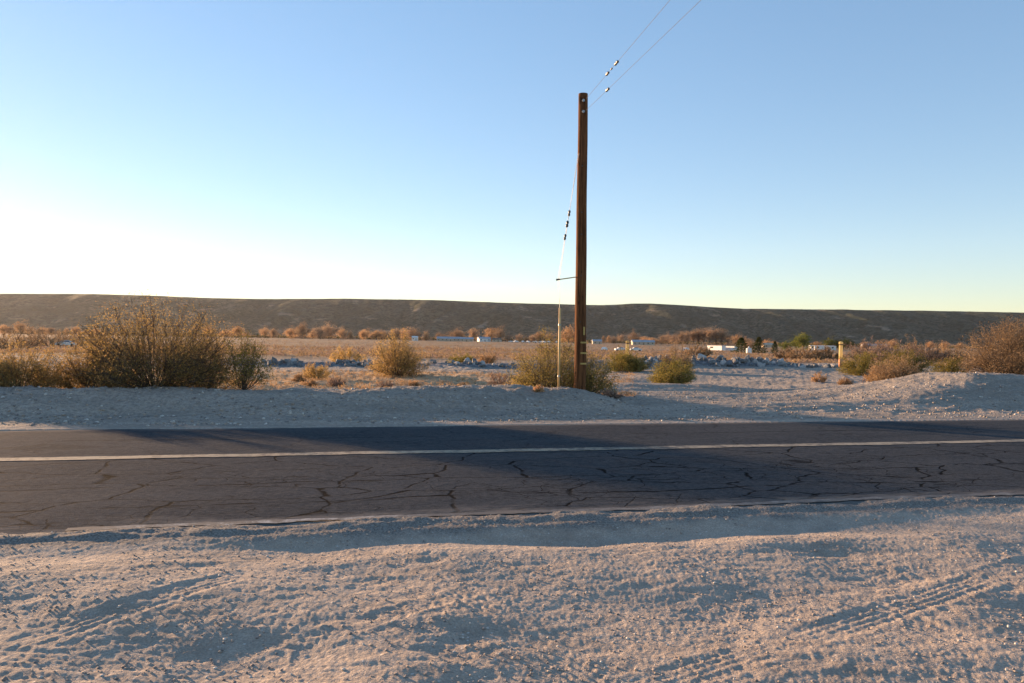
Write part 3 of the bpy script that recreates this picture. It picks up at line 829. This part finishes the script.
rng = np.random.default_rng(120); n = 7000
Yu = rng.uniform(935, 1060, n); uu = rng.uniform(-.75, .75, n); keep = perlin(uu * 14, Yu / 90, 121) + rng.uniform(-.3, .3, n) > -.25
Yu = Yu[keep]; uu = uu[keep]; Xu = uu * Yu
o = clumps('undergrowth', np.stack([Xu, Yu, terrain(Xu, Yu)], 1), rng.uniform(1.6, 4.6, len(Xu)), 122, [M['evergreen'], M['mauve'], M['scrubtan'], M['evergreen']], 12)
tag(o, 'dark undergrowth beneath the far autumn trees', 'undergrowth')
# gravel: small stones on both shoulders
def ico():
    import bmesh
    b = bmesh.new(); bmesh.ops.create_icosphere(b, subdivisions=1, radius=1); b.verts.ensure_lookup_table()
    V = np.array([v.co[:] for v in b.verts]); Fc = np.array([[v.index for v in f.verts] for f in b.faces]); b.free(); return V, Fc
IV, IF = ico()
def stones(name, P, size, seed, mats):
    rng = np.random.default_rng(seed); n = len(P); k = len(IV)
    sc = size[:, None] * rng.uniform(.6, 1.2, (n, 3)) * np.array([1, 1, .65])
    V = IV[None] * (1 + rng.uniform(-.22, .22, (n, k, 1))) * sc[:, None, :]
    a = rng.uniform(0, 2 * PI, n); ca, sa = np.cos(a)[:, None], np.sin(a)[:, None]
    x = V[..., 0] * ca - V[..., 1] * sa; y = V[..., 0] * sa + V[..., 1] * ca
    V = np.stack([x, y, V[..., 2]], -1) + P[:, None, :] + np.array([0, 0, .25]) * size[:, None, None]
    Fq = (IF[None] + (np.arange(n) * k)[:, None, None]).reshape(-1, 3)
    me = np_mesh(name, V.reshape(-1, 3), Fq, None, False, True)
    for m in mats: me.materials.append(m)
    me.polygons.foreach_set('material_index', np.repeat(rng.integers(0, len(mats), n), len(IF)).astype(np.int32))
    return link(name, me)
M['stone_tan'] = simple('tan_stone', (.46, .37, .29), .9, .25, 30)
M['stone_grey'] = simple('grey_stone', (.30, .27, .25), .9, .3, 30)
M['stone_white'] = simple('white_stone', (.62, .57, .50), .85, .15, 30)
rng = np.random.default_rng(97)
Pn, rg = scatter(26000, -.8, .8, 3.2, 8.6, 98)
tt = -SA * Pn[:, 0] + CA * Pn[:, 1]
Pn = Pn[(tt < 6.75) & (perlin(Pn[:, 0] / .7, Pn[:, 1] / .7, 99) + rg.uniform(-.45, .45, len(Pn)) > 0)]
Pf, rg2 = scatter(34000, -.85, .85, 13, 26, 100)
tt = -SA * Pf[:, 0] + CA * Pf[:, 1]
Pf = Pf[(tt > 14.2) & (tt < 24) & (perlin(Pf[:, 0] / 1.5, Pf[:, 1] / 1.5, 101) + rg2.uniform(-.4, .5, len(Pf)) > 0)]
Pall = np.vstack([Pn, Pf])
sz = np.concatenate([.0022 + .0095 * rng.uniform(0, 1, len(Pn)) ** 4, .008 + .034 * rng.uniform(0, 1, len(Pf)) ** 4])
o = stones('gravel', Pall, sz, 102, [M['stone_tan'], M['stone_grey'], M['stone_tan'], M['stone_grey'], M['stone_white'], M['stone_grey'], M['stone_tan']])
tag(o, 'small tan and grey gravel strewn over both sandy shoulders', 'gravel', kind='stuff')

# ------------------------------------------------------------------ rubble row
def rock_mesh(seed, mat):
    import bmesh
    rng = np.random.default_rng(seed)
    b = bmesh.new(); bmesh.ops.create_icosphere(b, subdivisions=2, radius=1)
    pl = [(Vector(rng.normal(size=3)).normalized(), rng.uniform(.42, .8)) for _ in range(11)]
    for v in b.verts:
        for n, d in pl:
            k = v.co.dot(n) - d
            if k > 0: v.co -= n * k
        v.co *= 1 + rng.uniform(-.04, .04)
    me = bpy.data.meshes.new('rock'); b.to_mesh(me); b.free(); me.materials.append(mat); return me
M['rub1'] = simple('pale_concrete_rubble', (.48, .45, .42), .9, .2, 2)
M['rub2'] = simple('grey_rock_rubble', (.20, .195, .19), .9, .3, 2)
M['rub3'] = simple('blue_grey_rock', (.27, .26, .245), .9, .3, 2)
rocks = [rock_mesh(300 + i, M[('rub1', 'rub2', 'rub3', 'rub2', 'rub3')[i % 5]]) for i in range(10)]
rr = random.Random(9); nrock = 0
u_s = lambda px, t: CA * (px - 512) / F * depth_of(px, t) + SA * depth_of(px, t)
protos = {}
for i in range(268):
    # along the visible stretches; denser right of the pole
    px = rr.choice([rr.uniform(262, 300), rr.uniform(335, 372), rr.uniform(428, 515), rr.uniform(640, 660), rr.uniform(685, 862), rr.uniform(685, 862), rr.uniform(685, 862), rr.uniform(600, 862)])
    t = 39.7 + rr.gauss(0, .6); Y = depth_of(px, t); X = (px - 512) / F * Y
    sz = rr.uniform(.07, .21) * (1.2 if px > 685 else 1)
    z = gh(X, Y)
    k = rr.randrange(10)
    col = 'pale' if k % 5 == 0 else 'grey'
    o = link('rubble_rock', rocks[k], None, (X, Y, z + sz * rr.uniform(.05, .45)))
    o.rotation_euler = (rr.uniform(0, 6), rr.uniform(0, 6), rr.uniform(0, 6)); o.scale = (sz * rr.uniform(.9, 1.5), sz, sz * rr.uniform(.7, 1))
    side = 'right of the wooden pole' if px > 580 else 'left of the wooden pole'
    tag(o, f'{col} broken rock in the rubble row {side}', 'rock', f'{col} rocks of the rubble row {side}')
# three landmark rocks
for px, t, sz, k, lab in ((724, 38.9, .22, 0, 'bright pale block on the front of the rubble row below the white trailers'), (702, 40.2, .30, 5, 'large pale block on top of the rubble row near its pole end'), (781, 39.4, .26, 5, 'white pointed block standing up from the rubble row')):
    Y = depth_of(px, t); X = (px - 512) / F * Y
    o = link('rubble_rock', rocks[k], None, (X, Y, gh(X, Y) + sz * .5)); o.scale = (sz * .8, sz, sz); o.rotation_euler = (.4, .2, px)
    tag(o, lab, 'rock', 'landmark blocks of the rubble row')

# ------------------------------------------------------------------ utility pole
def mat_pole():
    m, nt, b = new_mat('weathered_pole_wood'); N = NT(nt); P = N.objc()
    g = N.noise(N.mapping(P, scale=(26, 26, 1.1)), 1.0, 6, .7)
    c = N.mix(N.mr(g, .34, .66), (.060, .026, .012), (.21, .090, .038))
    k = N.noise(N.mapping(P, scale=(5, 5, 2.2)), 1.0, 4, .6)
    c = N.mix(N.mr(k, .60, .70, 0, .8), c, (.025, .014, .010))
    nt.links.new(c, b.inputs['Base Color']); b.inputs['Roughness'].default_value = .9; b.inputs['Specular IOR Level'].default_value = .08
    nt.links.new(N.bump(g, .8, .012), b.inputs['Normal'])
    return m
M['pole'] = mat_pole()
M['steel'] = simple('galvanised_steel', (.42, .42, .42), .45, .2, 20, .7)
M['wire'] = simple('weathered_steel_wire', (.09, .09, .10), .7, .2, 20)
M['dark'] = simple('dark_porcelain', (.05, .045, .04), .4, .2, 20)
M['porcelain'] = simple('pale_porcelain', (.18, .17, .165), .35, .15, 20)
M['tagyellow'] = simple('yellow_reflective_tag', (.55, .36, .09), .5, .15, 30)
M['guard'] = simple('faded_yellow_plastic', (.72, .47, .20), .6, .15, 3)
M['post'] = mat_leaf('pale_yellow_plastic', (.88, .72, .36), (.84, .68, .33), (.86, .70, .35), 4, .5)
M['postred'] = simple('orange_band', (.72, .32, .14), .6, .15, 4)
M['white'] = simple('white_paint', (.80, .78, .74), .6, .08, .6)
M['glass'] = simple('dark_window', (.05, .055, .065), .2, .1, 1)
M['roofgrey'] = simple('grey_roof', (.40, .42, .45), .7, .15, .3)
M['roofbrown'] = simple('brown_roof', (.20, .14, .10), .8, .2, .3)
M['tyre'] = simple('tyre_rubber', (.03, .03, .03), .9, .1, 1)
M['stucco'] = simple('tan_stucco', (.58, .46, .34), .9, .1, .4)

YP = depth_of(580, 18.05)
base = ground_at(580.5, YP)
top = at_depth(583.2, 94, YP)
PH = top.z - base.z
pole = root('utility_pole', base, 'tall weathered wooden utility pole standing on the berm', 'utility pole')
pole.rotation_euler = (0, -.0045, 0)
def shaft():
    n = 20; rings = 60; V = []; Q = []
    rng = np.random.default_rng(5)
    for i in range(rings + 1):
        z = -.5 + (PH + .5) * i / rings; f = max(0, z / PH)
        r0 = .147 * (1 - f) + .115 * f
        for k in range(n):
            a = 2 * PI * k / n
            r = r0 * (1 + .025 * math.sin(z * 2.3 + a) + .02 * perlin(a * 1.5, z * 3, 3) + .015 * math.sin(5 * a))
            V.append((r * math.cos(a) + .003 * math.sin(z * 1.1), r * math.sin(a), z))
    for i in range(rings):
        for k in range(n): Q.append((i * n + k, i * n + (k + 1) % n, (i + 1) * n + (k + 1) % n, (i + 1) * n + k))
    f = [tuple(q) for q in Q] + [tuple(range(rings * n, rings * n + n))]
    me = bpy.data.meshes.new('shaft'); me.from_pydata(V, [], f); me.materials.append(M['pole'])
    for p in me.polygons: p.use_smooth = len(p.vertices) == 4
    me.update(); return me
sh = link('shaft', shaft(), pole)
def rel(v): return Vector(v) - base
# knots / bolts, tags, straps
def at_pole(py, dx=0.0, dy=-.12):
    p = at_depth(582, py, YP); return Vector((base.x + dx, base.y + dy, p.z))
for py, nm in ((102, 'bolt'), (113, 'bolt')):
    p = rel(at_pole(py, 0, 0)); m = MB()
    m.tube([(p.x, p.y - .15, p.z), (p.x, p.y + .15, p.z)], .012, 8); m.tube([(p.x, p.y - .145, p.z), (p.x, p.y - .118, p.z)], .035, 8)
    m.build('eye_bolt', M['steel'], pole)
def curved_tag(z0, z1, a0, a1, rad):
    m = MB(); n = 6; vs = []; fs = []
    for i in range(n + 1):
        a = a0 + (a1 - a0) * i / n
        for rr_, z in ((rad, z0), (rad, z1), (rad + .004, z1), (rad + .004, z0)):
            vs.append((rr_ * math.cos(a), rr_ * math.sin(a), z))
    for i in range(n):
        for k in range(4): fs.append((i * 4 + k, i * 4 + (k + 1) % 4, i * 4 + 4 + (k + 1) % 4, i * 4 + 4 + k))
    fs.append((0, 1, 2, 3)); fs.append((n * 4 + 3, n * 4 + 2, n * 4 + 1, n * 4))
    m.add(vs, fs); return m
for py in (342.5, 353, 363.5):
    z = rel(at_pole(py)).z
    curved_tag(z - .02, z + .02, math.radians(-92), math.radians(-20), .158).build('reflective_strip', M['tagyellow'], pole)
z = rel(at_pole(331)).z
tg = curved_tag(z - .10, z + .10, math.radians(-68), math.radians(-52), .158).build('number_plate', M['tagyellow'], pole)
for py in (322, 167, 213, 235, 276):
    z = rel(at_pole(py)).z; m = MB(); 
    a = math.radians(-95); m.tube([(.10 * math.cos(a), .10 * math.sin(a), z), (.162 * math.cos(a), .162 * math.sin(a), z)], .016, 8)
    m.build('bolt_head', M['dark'], pole)
# strut that holds the guy wires off the pole
sp = rel(at_pole(277, -.10, 0)); se = rel(at_depth(558.5, 279.5, YP - .15))
m = MB(); m.tube([sp, se], .013, 8); m.build('guy_strut', M['guard'], pole)
m = MB(); m.tube([se + Vector((-.045, 0, -.005)), se + Vector((.055, 0, .01))], [.026, .016], 8); m.build('strut_clamp', M['dark'], pole)

# guy wires: from the pole, over the strut, down to the guarded anchor
def insulator(p, d, L, r, mat, parent):
    d = d.normalized(); m = MB()
    pts = [p - d * L * .5, p - d * L * .35, p - d * L * .12, p, p + d * L * .12, p + d * L * .35, p + d * L * .5]
    m.tube(pts, [r * .35, r, r, r * .6, r, r, r * .35], 8); return m.build('insulator', mat, parent, smooth=True)
anc = ground_at(559.5, depth_of(559.5, 17.95))
sw = base + se
for n_, (pyt, dx, marks) in enumerate(((147, -.11, ((214, .16, .030),)), (150, -.10, ((225, .17, .034), (238, .15, .030))))):
    a = at_pole(pyt, dx, -.02 - n_ * .05)
    b_ = sw + Vector((-.012 + .03 * (1 - n_), 0, 0))
    c_ = anc + Vector((0.005 * n_, 0, 1.8))
    g = root('guy_wire', a, ['upper guy wire running from the pole down over the strut', 'lower guy wire with two dark insulators over the strut'][n_], 'guy wire', 'guy wires held off the pole by the strut')
    m = MB(); m.tube([Vector((0, 0, 0)), b_ - a], .0045, 6); m.tube([b_ - a, c_ - a], .0035, 6); m.build('strand', M['steel'], g)
    for py, L, r in marks:
        za = at_pole(py).z; k = (za - a.z) / (b_.z - a.z)
        insulator((b_ - a) * k, b_ - a, L, r, M['dark'], g)
gg = root('guy_guard', anc, 'thin faded yellow guy guard standing left of the pole', 'guy guard')
gt = at_depth(559, 308, anc.y)
m = MB(); m.tube([(0, 0, -.15), (0, 0, 1.0), (-.0, 0, gt.z - anc.z)], .027, 10); m.build('guard_tube', M['guard'], gg, smooth=True)
m = MB(); m.tube([(0, 0, .25), (0, 0, .29)], .033, 10); m.tube([(0, 0, 1.5), (0, 0, 1.54)], .033, 10); m.build('clamp_band', M['steel'], gg)

# span wires that cross the road overhead
def span(p0, px1, py1, lab, ins):
    dz = .0
    # level wire through the two picture points
    d = ray(px1, py1); k = (p0.z + .04 - EYE) / d.z; q = Vector((0, 0, EYE)) + d * k
    dr = (q - p0); end = p0 + dr * 3.2
    w = root('span_wire', p0, lab, 'wire', 'span wires crossing the road overhead')
    m = MB(); pts = []
    for i in range(25):
        f = i / 24; pts.append(dr * 3.2 * f + Vector((0, 0, -.35 * 4 * f * (1 - f) * .0)))
    m.tube(pts, .0036, 6); m.build('strand', M['wire'], w)
    for px, L, r, mt in ins:
        # walk along the wire to the column px
        best = min((abs(512 + F * ((p0 + dr * f - Vector((0, 0, EYE))).dot(Rv) / (p0 + dr * f - Vector((0, 0, EYE))).dot(Fv)) - px), f) for f in [i / 2000 for i in range(2001)])
        insulator(dr * best[1], dr, L, r, mt, w)
    return w
span(at_pole(101, .02, -.14), 670, 0, 'upper span wire with a pair of insulators crossing the road overhead', ((607.5, .20, .030, M['porcelain']), (611.5, .10, .018, M['dark']), (616.5, .26, .030, M['porcelain'])))
span(at_pole(112.5, .02, -.14), 701, 0, 'lower span wire with a single insulator crossing the road overhead', ((607.5, .22, .030, M['porcelain']),))

# ------------------------------------------------------------------ pale yellow posts
def post(px, Y, top_y, r, label, red):
    b = ground_at(px, Y); tz = at_depth(px, top_y, Y).z - b.z
    o = root('marker_post', b, label, 'post')
    m = MB(); z0 = 0
    m.tube([(0, 0, -.2), (0, 0, tz * .86)], r, 14); m.build('post_body', M['post'], o, smooth=True)
    m = MB(); m.tube([(0, 0, tz * .86), (0, 0, tz * .90)], r * .8, 14); m.build('neck', M['dark'], o, smooth=True)
    m = MB(); m.tube([(0, 0, tz * .90), (0, 0, tz * .97), (0, 0, tz)], [r * 1.12, r * 1.12, r * .5], 14); m.build('cap', M['post'], o, smooth=True)
    if red:
        m = MB(); m.tube([(0, 0, .1), (0, 0, tz * .36)], r + .004, 14); m.build('orange_sleeve', M['postred'], o, smooth=True)
post(627.5, 46, 340.5, .095, 'pale yellow marker post behind the dense green creosote bush', False)
post(841, 45, 341.5, .105, 'pale yellow marker post with orange foot at the end of the rubble row', True)

# ------------------------------------------------------------------ buildings, trailers, cars
def house(px, Y, w, d, h, wallm, roofm, label, group, rz=0.0, flat=False, name='house'):
    b = ground_at(px, Y); o = root(name, b, label, 'house' if name == 'house' else name.replace('_', ' '), group, rz)
    m = MB(); m.box(-w / 2, w / 2, -d / 2, d / 2, -.5, h); wl = m.build('wall', wallm, o)
    m = MB(); e = .35; rh = .25 if flat else d * .22
    x0, x1, y0, y1 = -w / 2 - e, w / 2 + e, -d / 2 - e, d / 2 + e
    zz = h + .01
    m.add([(x0, y0, zz), (x1, y0, zz), (x1, y1, zz), (x0, y1, zz), (x0, 0, zz + rh), (x1, 0, zz + rh)], [(0, 1, 5, 4), (2, 3, 4, 5), (0, 4, 3), (1, 2, 5), (0, 3, 2, 1)])
    m.build('roof', roofm, o)
    nw = max(2, int(w / 4))
    for k in range(nw):
        xc = -w / 2 + w * (k + .5) / nw
        m = MB()
        if k == nw // 2: m.box(xc - .45, xc + .45, -d / 2 - .05, -d / 2 + .02, .1, 2.0); m.build('door', M['roofbrown'], o)
        else: m.box(xc - .6, xc + .6, -d / 2 - .05, -d / 2 + .02, h * .42, h * .78); m.build('window', M['glass'], o)
    return o
GH = 'far houses along the foot of the hills'
W, RG, RB, SC = M['white'], M['roofgrey'], M['roofbrown'], M['stucco']
house(449, 845, 26, 10, 2.8, SC, RG, 'long house with pale blue grey roof, leftmost of the far houses', GH)
house(467, 830, 14, 9, 2.8, SC, RG, 'short house with grey roof right of the long one', GH)
house(484, 840, 13, 9, 3.2, W, RG, 'pale house with bright roof under the autumn trees', GH, .3)
house(497, 835, 9, 8, 2.6, SC, RB, 'small brown roofed house midway along the far row', GH, -.2)
house(415, 830, 6, 6, 3.6, W, W, 'small white shed above the round brown bush', GH)
house(643, 700, 20, 9, 2.6, SC, RG, 'low house with blue grey roof right of the tan tree', None)
house(597, 760, 9, 8, 2.8, SC, RG, 'small tan house just right of the wooden pole', None)
house(823, 500, 14, 8, 2.6, W, W, 'low white building beneath the green trees', None, flat=True)
house(813, 500, 4, 4, 2.6, W, W, 'tiny white shed left of the low white building', None, flat=True)
house(768, 620, 9, 7, 2.6, SC, SC, 'small tan house above the gap right of the conifers', None)
house(875, 700, 22, 9, 3.0, SC, RG, 'low house above the right thicket', None)

def trailer(px, Y, w, h, label, group=None, rz=0.0):
    b = ground_at(px, Y); o = root('trailer', b, label, 'trailer', group, rz)
    m = MB(); m.box(-w / 2, w / 2, -1.2, 1.2, .55, .55 + h); m.build('body', W, o)
    m = MB(); m.box(-w / 2 - .05, w / 2 + .05, -1.25, 1.25, .55 + h + .003, .62 + h); m.build('roof', W, o)
    for xx in (-w * .3, w * .3):
        m = MB(); m.tube([(xx, -1.22, .33), (xx, -1.0, .33)], .33, 12); m.build('wheel', M['tyre'], o)
    m = MB(); m.box(-w * .28, -w * .08, -1.22, -1.195, .55 + h * .45, .55 + h * .8); m.build('window', M['glass'], o)
trailer(716.5, 330, 8.6, 1.9, 'left one of the two white trailers beside the dark conifer', 'white trailers', -1.05)
trailer(728.5, 330, 9.2, 1.75, 'right one of the two white trailers beside the dark conifer', 'white trailers', -1.05)

def car_proto(loc, label):
    o = root('parked_car', loc, label, 'car', 'far parked vehicles')
    prof = [(-2.2, .35), (-2.2, .85), (-2.05, 1.0), (-1.25, 1.05), (-.75, 1.5), (.75, 1.52), (1.35, 1.05), (2.1, .92), (2.25, .7), (2.25, .35)]
    m = MB(); n = len(prof)
    vs = [(x, -.88 if z < 1.2 else -.7, z) for x, z in prof] + [(x, .88 if z < 1.2 else .7, z) for x, z in prof]
    m.add(vs, [tuple(range(n)), tuple(reversed(range(n, 2 * n)))] + [(i, (i + 1) % n, n + (i + 1) % n, n + i) for i in range(n)])
    m.build('body', W, o)
    for x in (-1.4, 1.4):
        for y in (-.8, .8):
            m = MB(); m.tube([(x, y - .12, .33), (x, y + .12, .33)], .33, 14); m.build('wheel', M['tyre'], o)
    m = MB(); m.add([(-.95, -.86, 1.08), (1.1, -.86, 1.08), (.7, -.74, 1.44), (-.68, -.74, 1.44)], [(0, 1, 2, 3)])
    m.add([(-.95, .86, 1.08), (1.1, .86, 1.08), (.7, .74, 1.44), (-.68, .74, 1.44)], [(3, 2, 1, 0)]); m.build('window', M['glass'], o)
    return o
c0 = car_proto(ground_at(636, 300), 'white car right of the left pale yellow post')
copy_thing(c0, ground_at(620.5, 300), .2, 1.0, 'white car left of the left pale yellow post')
copy_thing(c0, ground_at(604.5, 330), 1.2, 1.0, 'white car on the valley floor nearest the wooden pole')
copy_thing(c0, ground_at(66, 150), .4, .8, 'white car far across the wash on the left')
copy_thing(c0, ground_at(686, 330), .9, 1.0, 'white car left of the single pinkish bare shrub')
for i, (px, Y) in enumerate([(511, 820), (516, 815), (523, 822), (528, 818), (541, 820), (545, 816), (549, 822), (556, 818), (535, 825)]):
    copy_thing(c0, ground_at(px, Y), i * .7, 1.35, 'white vehicle in the row at the foot of the hills', 'vehicles parked in the far row')
# small white tank between the conifers
tk = root('water_tank', ground_at(749, 285), 'small white tank between the two dark conifers', 'tank')
m = MB(); m.tube([(0, 0, 0), (0, 0, 1.9), (0, 0, 2.2)], [1.0, 1.0, .3], 16); m.build('shell', W, tk, smooth=False)
m = MB(); m.tube([(0, 0, 2.19), (0, 0, 2.7)], .22, 10); m.build('vent', W, tk)

# ------------------------------------------------------------------ haze
def make_haze():
    m = bpy.data.materials.new('haze'); m.use_nodes = True; nt = m.node_tree
    for n in list(nt.nodes):
        if n.type != 'OUTPUT_MATERIAL': nt.nodes.remove(n)
    out = [n for n in nt.nodes if n.type == 'OUTPUT_MATERIAL'][0]
    v = nt.nodes.new('ShaderNodeVolumePrincipled')
    v.inputs['Color'].default_value = (.86, .88, .92, 1); v.inputs['Density'].default_value = .000016; v.inputs['Anisotropy'].default_value = .45
    nt.links.new(v.outputs[0], out.inputs['Volume'])
    b = MB(); b.box(-12500, 12500, -8000, 8200, -9, 215)
    o = b.build('haze', m); tag(o, 'thin pale air haze over the valley', 'haze', kind='stuff')
    return o
HAZE = True
if HAZE: make_haze()
